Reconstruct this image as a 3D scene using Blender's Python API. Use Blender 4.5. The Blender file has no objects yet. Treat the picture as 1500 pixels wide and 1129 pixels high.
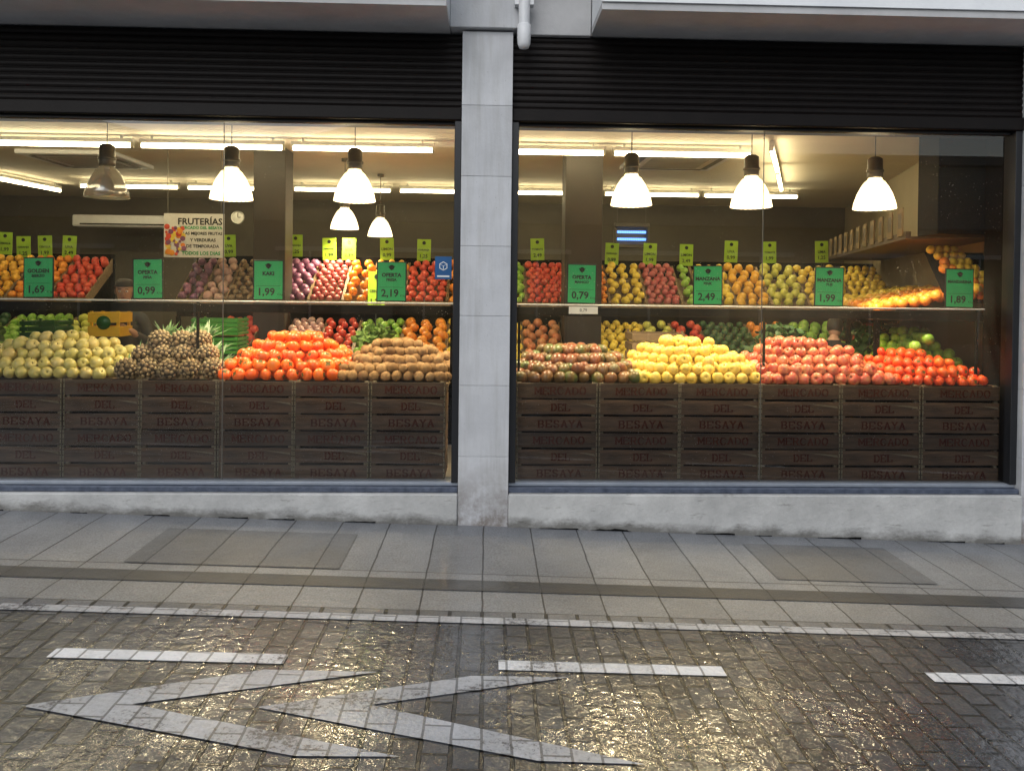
import bpy, math, random
from mathutils import Matrix, Vector, Euler
random.seed(7)
R=random.random
def U(a,b): return a+(b-a)*random.random()
scene=bpy.context.scene
scene.view_settings.view_transform='Standard'
scene.view_settings.look='None'
scene.view_settings.exposure=0
# ------------------------------------------------------------------ helpers
class MB:
    def __init__(s): s.v=[];s.f=[];s.m=[];s.s=[]
    def add(s,vs,fs,mat=0,smooth=False,M=None):
        o=len(s.v)
        if M is not None: vs=[M@Vector(p) for p in vs]
        s.v.extend([tuple(p) for p in vs])
        for i,f in enumerate(fs):
            s.f.append([a+o for a in f]); s.m.append(mat[i] if isinstance(mat,list) else mat); s.s.append(smooth)
    def box(s,x0,x1,y0,y1,z0,z1,mat=0,M=None):
        vs=[(x0,y0,z0),(x1,y0,z0),(x1,y1,z0),(x0,y1,z0),(x0,y0,z1),(x1,y0,z1),(x1,y1,z1),(x0,y1,z1)]
        fs=[(0,3,2,1),(4,5,6,7),(0,1,5,4),(1,2,6,5),(2,3,7,6),(3,0,4,7)]
        s.add(vs,fs,mat,False,M)
    def bbox(s,x0,x1,y0,y1,z0,z1,b=0.004,mat=0,M=None):
        xs=(x0,x1);ys=(y0,y1);zs=(z0,z1);vs=[];idx={}
        for i in(0,1):
            for j in(0,1):
                for k in(0,1):
                    sx=1 if i==0 else -1;sy=1 if j==0 else -1;sz=1 if k==0 else -1
                    idx[(i,j,k,0)]=len(vs);vs.append((xs[i],ys[j]+sy*b,zs[k]+sz*b))
                    idx[(i,j,k,1)]=len(vs);vs.append((xs[i]+sx*b,ys[j],zs[k]+sz*b))
                    idx[(i,j,k,2)]=len(vs);vs.append((xs[i]+sx*b,ys[j]+sy*b,zs[k]))
        fs=[]
        def q(l): return [idx[t] for t in l]
        fs.append(q([(0,0,0,0),(0,0,1,0),(0,1,1,0),(0,1,0,0)]));fs.append(q([(1,0,0,0),(1,1,0,0),(1,1,1,0),(1,0,1,0)]))
        fs.append(q([(0,0,0,1),(1,0,0,1),(1,0,1,1),(0,0,1,1)]));fs.append(q([(0,1,0,1),(0,1,1,1),(1,1,1,1),(1,1,0,1)]))
        fs.append(q([(0,0,0,2),(0,1,0,2),(1,1,0,2),(1,0,0,2)]));fs.append(q([(0,0,1,2),(1,0,1,2),(1,1,1,2),(0,1,1,2)]))
        for i in(0,1):
            for j in(0,1):
                fs.append(q([(i,j,0,0),(i,j,1,0),(i,j,1,1),(i,j,0,1)]))
                fs.append(q([(i,0,j,0),(i,1,j,0),(i,1,j,2),(i,0,j,2)]))
                fs.append(q([(0,i,j,1),(1,i,j,1),(1,i,j,2),(0,i,j,2)]))
                for k in(0,1): fs.append(q([(i,j,k,0),(i,j,k,1),(i,j,k,2)]))
        s.add(vs,fs,mat,False,M)
    def lathe(s,prof,seg=12,mat=0,M=None,smooth=True):
        vs,fs=lathe_geo(prof,seg); s.add(vs,fs,mat,smooth,M)
    def finish(s,name,mats,parent=None,loc=None):
        me=bpy.data.meshes.new(name); me.from_pydata(s.v,[],s.f)
        for m in mats: me.materials.append(m)
        me.polygons.foreach_set('material_index',s.m); me.polygons.foreach_set('use_smooth',s.s)
        me.update()
        ob=bpy.data.objects.new(name,me); scene.collection.objects.link(ob)
        if parent: ob.parent=parent
        if loc: ob.location=loc
        return ob
def lathe_geo(prof,seg=12):
    vs=[];fs=[];rings=[]
    for (r,z) in prof:
        if r<1e-6: rings.append([len(vs)]);vs.append((0,0,z))
        else:
            rings.append(list(range(len(vs),len(vs)+seg)))
            for i in range(seg):
                a=2*math.pi*i/seg; vs.append((r*math.cos(a),r*math.sin(a),z))
    for a,b in zip(rings[:-1],rings[1:]):
        for i in range(seg):
            j=(i+1)%seg
            if len(a)==1 and len(b)==1: continue
            if len(a)==1: fs.append((a[0],b[j],b[i]))
            elif len(b)==1: fs.append((a[i],a[j],b[0]))
            else: fs.append((a[i],a[j],b[j],b[i]))
    return vs,fs
def T(x,y,z,rx=0,ry=0,rz=0,s=1):
    return Matrix.Translation((x,y,z))@Euler((rx,ry,rz)).to_matrix().to_4x4()@Matrix.Scale(s,4)
def empty(name):
    e=bpy.data.objects.new(name,None); scene.collection.objects.link(e); return e
_tc={}
def text_geo(t,size,bold=0.0):
    k=(t,size,bold)
    if k in _tc: return _tc[k]
    c=bpy.data.curves.new('t','FONT'); c.body=t; c.size=size; c.offset=bold; c.resolution_u=2
    o=bpy.data.objects.new('t',c); scene.collection.objects.link(o)
    dg=bpy.context.evaluated_depsgraph_get(); me=bpy.data.meshes.new_from_object(o.evaluated_get(dg))
    vs=[tuple(v.co) for v in me.vertices]; fs=[tuple(p.vertices) for p in me.polygons]
    bpy.data.objects.remove(o); bpy.data.curves.remove(c); bpy.data.meshes.remove(me)
    xs=[v[0] for v in vs];ys=[v[1] for v in vs]
    cx=(min(xs)+max(xs))/2;cy=(min(ys)+max(ys))/2
    vs=[(v[0]-cx,0,v[1]-cy) for v in vs]
    _tc[k]=(vs,fs,max(xs)-min(xs)); return _tc[k]
def put_text(mb,t,size,x,y,z,mat,maxw=None,bold=0.0,M=None,stretch=1.0):
    vs,fs,w=text_geo(t,size,bold); k=1.0
    if maxw and w*stretch>maxw: k=maxw/(w*stretch)
    vs=[(x+v[0]*k*stretch,y,z+v[2]*k) for v in vs]
    mb.add(vs,fs,mat,False,M)
def serif_text(mb,t,h,x,y,z,mat,width):
    G={'M':([(0,0,0,1),(1,0,1,1),(0,1,.5,.25),(.5,.25,1,1)],[(0,0),(1,0),(0,1),(1,1)]),
       'E':([(.1,0,.1,1),(.1,0,.95,0),(.1,1,.95,1),(.1,.5,.7,.5),(.95,0,.95,.22),(.95,1,.95,.78)],[(.1,0),(.1,1)]),
       'R':([(.1,0,.1,1),(.1,1,.75,1),(.75,1,.9,.78),(.9,.78,.75,.52),(.75,.52,.1,.52),(.5,.52,.9,0)],[(.1,0),(.1,1),(.92,0)]),
       'C':([(.95,.8,.7,1),(.7,1,.3,1),(.3,1,.05,.7),(.05,.7,.05,.3),(.05,.3,.3,0),(.3,0,.7,0),(.7,0,.95,.2)],[]),
       'A':([(.5,1,.08,0),(.5,1,.92,0),(.25,.36,.75,.36)],[(.08,0),(.92,0)]),
       'D':([(.1,0,.1,1),(.1,1,.6,1),(.6,1,.95,.7),(.95,.7,.95,.3),(.95,.3,.6,0),(.6,0,.1,0)],[(.1,0),(.1,1)]),
       'O':([(.3,1,.7,1),(.7,1,.96,.7),(.96,.7,.96,.3),(.96,.3,.7,0),(.7,0,.3,0),(.3,0,.04,.3),(.04,.3,.04,.7),(.04,.7,.3,1)],[]),
       'L':([(.12,0,.12,1),(.12,0,.92,0),(.92,0,.92,.25)],[(.12,0),(.12,1)]),
       'B':([(.1,0,.1,1),(.1,1,.7,1),(.7,1,.86,.76),(.86,.76,.7,.53),(.7,.53,.1,.53),(.7,.53,.95,.27),(.95,.27,.72,0),(.72,0,.1,0)],[(.1,0),(.1,1)]),
       'S':([(.9,.78,.68,1),(.68,1,.3,1),(.3,1,.1,.76),(.1,.76,.3,.54),(.3,.54,.7,.46),(.7,.46,.92,.24),(.92,.24,.7,0),(.7,0,.3,0),(.3,0,.08,.22)],[]),
       'Y':([(.08,1,.5,.48),(.92,1,.5,.48),(.5,.48,.5,0)],[(.08,1),(.92,1),(.5,0)])}
    n=len(t); adv=width/n; gw=adv*.76; th=h*.088; x0=x-width/2
    for i,c in enumerate(t):
        ox=x0+i*adv+(adv-gw)/2; st,se=G[c]; oz=z-h/2+U(-.0015,.0015); lay=0
        for (a,b,c2,d) in st:
            p=Vector((ox+a*gw,0,oz+b*h)); q=Vector((ox+c2*gw,0,oz+d*h)); dr=(q-p).normalized()
            w=th*(1.3 if abs(dr.z)>.75 else .7)*U(.85,1.1); nn=Vector((-dr.z,0,dr.x))*w; p=p-dr*th*.5; q=q+dr*th*.5; yy=y-lay*.00006; lay+=1
            mb.add([(v.x,yy,v.z) for v in(p-nn,q-nn,q+nn,p+nn)],[(0,1,2,3)],mat)
        for (a,b) in se:
            yy=y-lay*.00006; lay+=1; cx=ox+a*gw; cz=oz+b*h
            mb.add([(cx-th*2.3,yy,cz-th*.55),(cx+th*2.3,yy,cz-th*.55),(cx+th*2.3,yy,cz+th*.55),(cx-th*2.3,yy,cz+th*.55)],[(0,1,2,3)],mat)
# ------------------------------------------------------------------ materials
def newmat(name):
    m=bpy.data.materials.new(name); m.use_nodes=True; nt=m.node_tree; nt.nodes.clear()
    out=nt.nodes.new('ShaderNodeOutputMaterial'); return m,nt,out
def nd(nt,t,**k):
    n=nt.nodes.new(t)
    for a,b in k.items(): setattr(n,a,b)
    return n
def lk(nt,a,b): nt.links.new(a,b)
def ramp(nt,stops,fac,interp='LINEAR'):
    r=nt.nodes.new('ShaderNodeValToRGB'); cr=r.color_ramp; cr.interpolation=interp
    while len(cr.elements)<len(stops): cr.elements.new(0.5)
    for e,(p,c) in zip(cr.elements,stops): e.position=p; e.color=(c[0],c[1],c[2],1)
    lk(nt,fac,r.inputs[0]); return r
def mix(nt,fac,a,b,mode='MIX'):
    m=nt.nodes.new('ShaderNodeMix'); m.data_type='RGBA'; m.blend_type=mode
    for s,v in((m.inputs[0],fac),(m.inputs[6],a),(m.inputs[7],b)):
        if hasattr(v,'is_linked') or hasattr(v,'links'): lk(nt,v,s)
        elif isinstance(v,(int,float)): s.default_value=v
        else: s.default_value=(v[0],v[1],v[2],1)
    return m.outputs[2]
def coords(nt,scale=(1,1,1),kind='Object'):
    tc=nd(nt,'ShaderNodeTexCoord')
    if scale==(1,1,1): return tc.outputs[kind]
    mp=nd(nt,'ShaderNodeMapping'); mp.inputs['Scale'].default_value=scale
    lk(nt,tc.outputs[kind],mp.inputs[0]); return mp.outputs[0]
def noise(nt,vec,scale,detail=4,rough=0.55):
    n=nd(nt,'ShaderNodeTexNoise'); n.inputs['Scale'].default_value=scale; n.inputs['Detail'].default_value=detail; n.inputs['Roughness'].default_value=rough
    if vec is not None: lk(nt,vec,n.inputs['Vector'])
    return n.outputs[0]
def mth(nt,op,a,b):
    m=nd(nt,'ShaderNodeMath',operation=op)
    for s,v in((m.inputs[0],a),(m.inputs[1],b)):
        if isinstance(v,(int,float)): s.default_value=v
        else: lk(nt,v,s)
    return m.outputs[0]
def mottled(name,c1,c2,scale=3,rough=0.6,bump=0.1,bscale=40,sc=(1,1,1),metal=0,island=0,spec=0.5):
    m,nt,out=newmat(name); b=nd(nt,'ShaderNodeBsdfPrincipled'); v=coords(nt,sc)
    n=noise(nt,v,scale,5,0.65); r=ramp(nt,[(0.3,c1),(0.7,c2)],n); col=r.outputs[0]
    if island:
        g=nd(nt,'ShaderNodeNewGeometry'); rr=ramp(nt,[(0,(1-island,)*3),(1,(1+island*0.4,)*3)],g.outputs['Random Per Island'])
        col=mix(nt,1.0,col,rr.outputs[0],'MULTIPLY')
    lk(nt,col,b.inputs['Base Color']); b.inputs['Roughness'].default_value=rough; b.inputs['Metallic'].default_value=metal
    b.inputs['Specular IOR Level'].default_value=spec
    if bump:
        n2=noise(nt,v,bscale,3); bp=nd(nt,'ShaderNodeBump'); bp.inputs['Strength'].default_value=bump; bp.inputs['Distance'].default_value=0.01
        lk(nt,n2,bp.inputs['Height']); lk(nt,bp.outputs[0],b.inputs['Normal'])
    lk(nt,b.outputs[0],out.inputs[0]); return m
def fruitmat(name,cols,rough=0.4,mott=0.35,mscale=30,dark=None,bump=0.0,spec=0.5):
    m,nt,out=newmat(name); b=nd(nt,'ShaderNodeBsdfPrincipled')
    g=nd(nt,'ShaderNodeNewGeometry'); n=len(cols)
    r=ramp(nt,[(i/max(1,n-1),c) for i,c in enumerate(cols)],g.outputs['Random Per Island'])
    v=coords(nt); nn=noise(nt,v,mscale,2)
    d=dark or tuple(c*0.6 for c in cols[0])
    rr=ramp(nt,[(0.42,(0,0,0)),(0.68,(mott,)*3)],nn)
    col=mix(nt,rr.outputs[0],r.outputs[0],d)
    lk(nt,col,b.inputs['Base Color']); b.inputs['Roughness'].default_value=rough; b.inputs['Specular IOR Level'].default_value=spec
    if bump:
        n2=noise(nt,v,250,2); bp=nd(nt,'ShaderNodeBump'); bp.inputs['Strength'].default_value=bump; bp.inputs['Distance'].default_value=0.004
        lk(nt,n2,bp.inputs['Height']); lk(nt,bp.outputs[0],b.inputs['Normal'])
    lk(nt,b.outputs[0],out.inputs[0]); return m
def plain(name,c,rough=0.5,metal=0,spec=0.5): return mottled(name,c,tuple(x*0.85 for x in c),8,rough,0,40,metal=metal,spec=spec)
def emis(name,c,st):
    m,nt,out=newmat(name); e=nd(nt,'ShaderNodeEmission'); e.inputs[0].default_value=(*c,1); e.inputs[1].default_value=st
    lk(nt,e.outputs[0],out.inputs[0]); return m

def stone_mat():
    m,nt,out=newmat('stone_cladding'); b=nd(nt,'ShaderNodeBsdfPrincipled'); v=coords(nt)
    n=noise(nt,v,2.2,6,0.65); r=ramp(nt,[(0.3,(0.47,0.48,0.505)),(0.7,(0.62,0.63,0.655))],n)
    v2=coords(nt,(9,9,0.7)); n2=noise(nt,v2,1.5,5,0.7); r2=ramp(nt,[(0.45,(1,1,1)),(0.75,(0.80,0.79,0.76))],n2)
    col=mix(nt,1,r.outputs[0],r2.outputs[0],'MULTIPLY')
    g=nd(nt,'ShaderNodeNewGeometry'); r3=ramp(nt,[(0,(0.9,0.9,0.9)),(1,(1.05,1.05,1.05))],g.outputs['Random Per Island'])
    col=mix(nt,1,col,r3.outputs[0],'MULTIPLY')
    sp=nd(nt,'ShaderNodeSeparateXYZ'); lk(nt,coords(nt),sp.inputs[0])
    mr=nd(nt,'ShaderNodeMapRange'); mr.inputs[1].default_value=0.42; mr.inputs[2].default_value=-0.08; lk(nt,sp.outputs[2],mr.inputs[0])
    n4=noise(nt,v,7,5,0.75); r4=ramp(nt,[(.35,(0,)*3),(.6,(1,)*3)],n4)
    col=mix(nt,mth(nt,'MULTIPLY',mr.outputs[0],r4.outputs[0]),col,(0.16,0.13,0.11))
    vo=nd(nt,'ShaderNodeTexVoronoi'); vo.inputs['Scale'].default_value=23; lk(nt,v,vo.inputs['Vector']); r5=ramp(nt,[(.04,(.45,)*3),(.07,(1,)*3)],vo.outputs['Distance'])
    col=mix(nt,.7,col,r5.outputs[0],'MULTIPLY')
    lk(nt,col,b.inputs['Base Color']); b.inputs['Roughness'].default_value=0.65
    bp=nd(nt,'ShaderNodeBump'); bp.inputs['Strength'].default_value=0.25; bp.inputs['Distance'].default_value=0.006; lk(nt,noise(nt,v,60,3),bp.inputs['Height']); lk(nt,bp.outputs[0],b.inputs['Normal'])
    lk(nt,b.outputs[0],out.inputs[0]); return m
def plinth_mat():
    m,nt,out=newmat('concrete_plinth'); b=nd(nt,'ShaderNodeBsdfPrincipled'); v=coords(nt)
    n=noise(nt,v,3.2,6,0.7); r=ramp(nt,[(0.3,(0.36,0.36,0.355)),(0.7,(0.56,0.56,0.55))],n)
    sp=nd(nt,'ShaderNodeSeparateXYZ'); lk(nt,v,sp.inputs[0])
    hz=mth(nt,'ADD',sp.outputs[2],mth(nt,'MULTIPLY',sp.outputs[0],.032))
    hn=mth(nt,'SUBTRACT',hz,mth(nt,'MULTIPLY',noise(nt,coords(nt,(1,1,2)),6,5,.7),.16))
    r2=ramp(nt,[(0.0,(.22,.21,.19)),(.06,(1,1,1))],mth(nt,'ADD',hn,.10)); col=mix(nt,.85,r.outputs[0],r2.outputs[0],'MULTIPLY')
    n7=noise(nt,coords(nt,(1.2,1,6)),5,5,.75); r7=ramp(nt,[(.60,(1,1,1)),(.68,(.6,.59,.57))],n7); col=mix(nt,.8,col,r7.outputs[0],'MULTIPLY')
    lk(nt,col,b.inputs['Base Color']); b.inputs['Roughness'].default_value=0.75
    bp=nd(nt,'ShaderNodeBump'); bp.inputs['Strength'].default_value=0.6; bp.inputs['Distance'].default_value=0.012; lk(nt,noise(nt,v,24,5,.7),bp.inputs['Height']); lk(nt,bp.outputs[0],b.inputs['Normal'])
    lk(nt,b.outputs[0],out.inputs[0]); return m
def paving(name,bw,rh,c1,c2,cm,mortar,offset,rlo,rhi,puddle,bumpd,fine,dirt=(0.5,0.5,0.5),shift=(0,0,0),fscale=70,wob=.012,med=4,spec=.5,p0=.38,p1=.62,film=None):
    m,nt,out=newmat(name); b=nd(nt,'ShaderNodeBsdfPrincipled')
    tc=nd(nt,'ShaderNodeTexCoord'); sp=nd(nt,'ShaderNodeSeparateXYZ'); lk(nt,tc.outputs['Object'],sp.inputs[0])
    cb=nd(nt,'ShaderNodeCombineXYZ'); lk(nt,sp.outputs[1],cb.inputs[0]); lk(nt,sp.outputs[0],cb.inputs[1])
    mp=nd(nt,'ShaderNodeMapping'); mp.inputs['Location'].default_value=shift; lk(nt,cb.outputs[0],mp.inputs[0])
    nw=nd(nt,'ShaderNodeTexNoise'); nw.inputs['Scale'].default_value=5; lk(nt,mp.outputs[0],nw.inputs['Vector'])
    va=nd(nt,'ShaderNodeVectorMath',operation='SCALE'); va.inputs['Scale'].default_value=wob; lk(nt,nw.outputs['Color'],va.inputs[0])
    vb=nd(nt,'ShaderNodeVectorMath',operation='ADD'); lk(nt,mp.outputs[0],vb.inputs[0]); lk(nt,va.outputs[0],vb.inputs[1])
    br=nd(nt,'ShaderNodeTexBrick'); br.offset=offset; lk(nt,vb.outputs[0],br.inputs['Vector'])
    br.inputs['Scale'].default_value=1; br.inputs['Mortar Size'].default_value=mortar; br.inputs['Mortar Smooth'].default_value=0.3
    br.inputs['Brick Width'].default_value=bw; br.inputs['Row Height'].default_value=rh; br.inputs['Bias'].default_value=0
    br.inputs['Color1'].default_value=(*c1,1); br.inputs['Color2'].default_value=(*c2,1); br.inputs['Mortar'].default_value=(*cm,1)
    v=tc.outputs['Object']
    n=noise(nt,v,1.6,5,0.7); r=ramp(nt,[(0.3,dirt),(0.7,(1.1,1.1,1.1))],n)
    col=mix(nt,1,br.outputs['Color'],r.outputs[0],'MULTIPLY')
    n5=noise(nt,v,110,2,0.6); r5=ramp(nt,[(0.35,(0.72,0.72,0.72)),(0.65,(1.2,1.2,1.2))],n5)
    col=mix(nt,1,col,r5.outputs[0],'MULTIPLY')
    lk(nt,col,b.inputs['Base Color']); b.inputs['Specular IOR Level'].default_value=spec
    n3=noise(nt,v,puddle,4,0.65); mr=nd(nt,'ShaderNodeMapRange'); mr.inputs[1].default_value=p0; mr.inputs[2].default_value=p1; mr.inputs[3].default_value=rlo; mr.inputs[4].default_value=rhi
    lk(nt,n3,mr.inputs[0]); lk(nt,mr.outputs[0],b.inputs['Roughness'])
    inv=mth(nt,'SUBTRACT',1,br.outputs['Fac'])
    fn=noise(nt,v,fscale,3,0.6); md=noise(nt,v,11,2,.5)
    h=mth(nt,'ADD',mth(nt,'MULTIPLY',inv,bumpd),mth(nt,'MULTIPLY',fn,fine))
    h=mth(nt,'ADD',h,mth(nt,'MULTIPLY',md,fine*med))
    bp=nd(nt,'ShaderNodeBump'); bp.inputs['Strength'].default_value=1; bp.inputs['Distance'].default_value=1; lk(nt,h,bp.inputs['Height']); lk(nt,bp.outputs[0],b.inputs['Normal'])
    if film:
        # film of rain water: lies on the stones, broken at the joints, thicker in puddled areas
        wlo,whi,crough,fa,cior=film
        m2=nd(nt,'ShaderNodeMapRange'); m2.inputs[1].default_value=p0; m2.inputs[2].default_value=p1; m2.inputs[3].default_value=whi; m2.inputs[4].default_value=wlo
        lk(nt,n3,m2.inputs[0]); lk(nt,m2.outputs[0],b.inputs['Coat Weight']); b.inputs['Coat Roughness'].default_value=crough; b.inputs['Coat IOR'].default_value=cior
        n8=nd(nt,'ShaderNodeTexNoise'); n8.inputs['Scale'].default_value=26; n8.inputs['Detail'].default_value=3; n8.inputs['Distortion'].default_value=.6; lk(nt,v,n8.inputs['Vector'])
        hc=mth(nt,'ADD',mth(nt,'MULTIPLY',inv,bumpd*.6),mth(nt,'MULTIPLY',n8.outputs[0],fa))
        b2=nd(nt,'ShaderNodeBump'); b2.inputs['Strength'].default_value=1; b2.inputs['Distance'].default_value=1; lk(nt,hc,b2.inputs['Height']); lk(nt,b2.outputs[0],b.inputs['Coat Normal'])
    lk(nt,b.outputs[0],out.inputs[0]); return m

SW=.16
def paint_mat(name,c,wear):
    m,nt,out=newmat(name); b=nd(nt,'ShaderNodeBsdfPrincipled'); v=coords(nt)
    ad=mth(nt,'ADD',noise(nt,v,60,5,0.75),noise(nt,v,3.5,4,0.6)); h=mth(nt,'MULTIPLY',ad,.5)
    r=ramp(nt,[(wear-.05,(.10,.10,.11)),(wear+.01,tuple(x*.75 for x in c)),(wear+.14,c)],h)
    sp=nd(nt,'ShaderNodeSeparateXYZ'); lk(nt,v,sp.inputs[0]); cb=nd(nt,'ShaderNodeCombineXYZ'); lk(nt,sp.outputs[1],cb.inputs[0]); lk(nt,sp.outputs[0],cb.inputs[1])
    nw=nd(nt,'ShaderNodeTexNoise'); nw.inputs['Scale'].default_value=5; lk(nt,cb.outputs[0],nw.inputs['Vector'])
    va=nd(nt,'ShaderNodeVectorMath',operation='SCALE'); va.inputs['Scale'].default_value=.012; lk(nt,nw.outputs['Color'],va.inputs[0])
    vb=nd(nt,'ShaderNodeVectorMath',operation='ADD'); lk(nt,cb.outputs[0],vb.inputs[0]); lk(nt,va.outputs[0],vb.inputs[1])
    br=nd(nt,'ShaderNodeTexBrick'); br.offset=0.5; lk(nt,vb.outputs[0],br.inputs['Vector']); br.inputs['Scale'].default_value=1; br.inputs['Mortar Size'].default_value=0.005
    br.inputs['Brick Width'].default_value=SW; br.inputs['Row Height'].default_value=0.1; br.inputs['Color1'].default_value=(1,1,1,1); br.inputs['Color2'].default_value=(0.85,0.85,0.85,1); br.inputs['Mortar'].default_value=(0.35,0.35,0.35,1)
    col=mix(nt,1,r.outputs[0],br.outputs[0],'MULTIPLY')
    lk(nt,col,b.inputs['Base Color']); b.inputs['Roughness'].default_value=0.28
    bp=nd(nt,'ShaderNodeBump'); bp.inputs['Strength'].default_value=0.6; bp.inputs['Distance'].default_value=0.004; lk(nt,noise(nt,v,55,3),bp.inputs['Height']); lk(nt,bp.outputs[0],b.inputs['Normal'])
    lk(nt,b.outputs[0],out.inputs[0]); return m
def glass_mat():
    m,nt,out=newmat('window_glass'); tr=nd(nt,'ShaderNodeBsdfTransparent'); tr.inputs[0].default_value=(0.97,0.98,0.97,1)
    gl=nd(nt,'ShaderNodeBsdfGlossy'); gl.inputs['Roughness'].default_value=0.0; fr=nd(nt,'ShaderNodeFresnel'); fr.inputs[0].default_value=1.5
    mx=nd(nt,'ShaderNodeMixShader'); lk(nt,mth(nt,'MULTIPLY',fr.outputs[0],1.8),mx.inputs[0]); lk(nt,tr.outputs[0],mx.inputs[1]); lk(nt,gl.outputs[0],mx.inputs[2])
    df=nd(nt,'ShaderNodeBsdfTranslucent'); df.inputs[0].default_value=(0.8,0.8,0.78,1)
    v=coords(nt); vo=nd(nt,'ShaderNodeTexVoronoi'); vo.inputs['Scale'].default_value=52; lk(nt,v,vo.inputs['Vector'])
    r=ramp(nt,[(0.06,(0.6,)*3),(0.12,(0,)*3)],vo.outputs['Distance'])
    n=noise(nt,v,1.7,3,0.7); r2=ramp(nt,[(0.45,(0,)*3),(0.58,(1,)*3)],n); mm=mix(nt,1,r.outputs[0],r2.outputs[0],'MULTIPLY')
    n3=noise(nt,coords(nt,(1,1,.45)),1.0,3,.6); r3=ramp(nt,[(.35,(.004,)*3),(.7,(.026,)*3)],n3); mm=mix(nt,1,mm,r3.outputs[0],'ADD')
    m2=nd(nt,'ShaderNodeMixShader'); lk(nt,mm,m2.inputs[0]); lk(nt,mx.outputs[0],m2.inputs[1]); lk(nt,df.outputs[0],m2.inputs[2])
    lk(nt,m2.outputs[0],out.inputs[0]); return m
def bell_mat(name,em,tint):
    m,nt,out=newmat(name); tr=nd(nt,'ShaderNodeBsdfTransparent'); gl=nd(nt,'ShaderNodeBsdfGlossy'); gl.inputs['Roughness'].default_value=0.15
    tl=nd(nt,'ShaderNodeBsdfTranslucent'); tl.inputs[0].default_value=(*tint,1); e=nd(nt,'ShaderNodeEmission'); e.inputs[0].default_value=(1,0.80,0.48,1)
    tc=nd(nt,'ShaderNodeTexCoord'); g=nd(nt,'ShaderNodeTexGradient',gradient_type='RADIAL'); lk(nt,tc.outputs['Object'],g.inputs[0])
    sn=mth(nt,'SINE',mth(nt,'MULTIPLY',g.outputs[1],2*math.pi*26),0)
    sp=nd(nt,'ShaderNodeSeparateXYZ'); lk(nt,tc.outputs['Object'],sp.inputs[0])
    mr=nd(nt,'ShaderNodeMapRange'); mr.inputs[1].default_value=.18; mr.inputs[2].default_value=.0; mr.inputs[3].default_value=.02*em; mr.inputs[4].default_value=em; lk(nt,sp.outputs[2],mr.inputs[0])
    lk(nt,mth(nt,'MULTIPLY',mr.outputs[0],mth(nt,'ADD',.85,mth(nt,'MULTIPLY',sn,.35))),e.inputs[1])
    a=nd(nt,'ShaderNodeMixShader'); a.inputs[0].default_value=0.35; lk(nt,tr.outputs[0],a.inputs[1]); lk(nt,gl.outputs[0],a.inputs[2])
    b=nd(nt,'ShaderNodeMixShader'); b.inputs[0].default_value=0.3; lk(nt,a.outputs[0],b.inputs[1]); lk(nt,tl.outputs[0],b.inputs[2])
    if em>0:
        ad=nd(nt,'ShaderNodeAddShader'); lk(nt,b.outputs[0],ad.inputs[0]); lk(nt,e.outputs[0],ad.inputs[1]); lk(nt,ad.outputs[0],out.inputs[0])
    else: lk(nt,b.outputs[0],out.inputs[0])
    return m

M_stone=stone_mat()
M_conc=plinth_mat()
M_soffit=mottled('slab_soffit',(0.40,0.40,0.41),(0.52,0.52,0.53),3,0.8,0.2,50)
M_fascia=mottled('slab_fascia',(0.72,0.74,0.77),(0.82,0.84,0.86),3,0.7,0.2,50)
M_shut=mottled('shutter_brown',(0.0045,0.003,0.0028),(0.008,0.0055,0.005),6,0.5,0.1,60,spec=.18)
M_frame=plain('dark_frame',(0.012,0.013,0.016),0.4)
M_alu=mottled('aluminium_sill',(0.32,0.36,0.42),(0.42,0.46,0.52),6,0.35,0.1,80,metal=0.5)
M_blue=mottled('blue_grey_sill',(0.03,0.04,0.065),(0.10,0.12,0.17),20,0.45,0.1,80)
M_glass=glass_mat()
M_joint=plain('silicone_joint',(0.12,0.11,0.09),0.4)
M_pvc=mottled('white_pvc',(0.6,0.61,0.63),(0.7,0.71,0.73),5,0.4,0.05,60)
M_crate=mottled('crate_wood',(0.040,0.024,0.014),(0.17,0.095,0.050),3,0.7,0.4,20,sc=(1.2,6,14),island=0.5)
M_post=mottled('crate_post_wood',(0.12,0.10,0.06),(0.24,0.20,0.13),30,0.8,0.4,60)
M_ink=mottled('stencil_ink',(0.040,0.006,0.004),(.10,.035,.02),22,0.8,0,40,spec=0.1)
M_gap=plain('black_gap',(0.004,0.004,0.004),0.9,spec=0.1)
M_ceil=mottled('ceiling_plaster',(0.62,0.56,0.44),(0.72,0.66,0.53),0.6,0.8,0.05,30)
M_wall=mottled('dark_wall',(0.075,0.064,0.047),(0.115,0.10,0.073),0.8,0.7,0.1,30)
M_wallr=mottled('beige_wall',(0.24,0.20,0.12),(0.34,0.28,0.17),0.8,0.7,0.1,30)
M_floor=mottled('shop_floor',(0.14,0.13,0.12),(0.24,0.22,0.19),2,0.3,0.05,30)
M_col=mottled('column_brown',(0.032,0.027,0.021),(0.052,0.043,0.033),2,0.6,0.1,30)
M_black=plain('black_metal',(0.005,0.005,0.005),0.8,spec=.12)
M_rod=plain('white_rail',(0.6,0.61,0.6),0.4)
M_tag=plain('green_card',(0.012,0.38,0.11),0.5)
M_lime=plain('lime_card',(0.30,0.53,0.03),0.5)
M_txt=plain('black_ink',(0.004,0.010,0.006),0.6)
M_white=plain('white_card',(0.8,0.8,0.76),0.5)
M_shelf=mottled('shelf_wood',(0.18,0.12,0.06),(0.32,0.22,0.12),4,0.6,0.2,20,sc=(1,8,8),island=0.3)
M_dshelf=mottled('dark_shelf_wood',(0.05,0.034,0.018),(0.10,0.07,0.038),4,0.6,0.2,20,sc=(1,8,8),island=0.3)
M_tube=emis('fluorescent_tube',(1.0,0.83,0.49),34)
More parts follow.
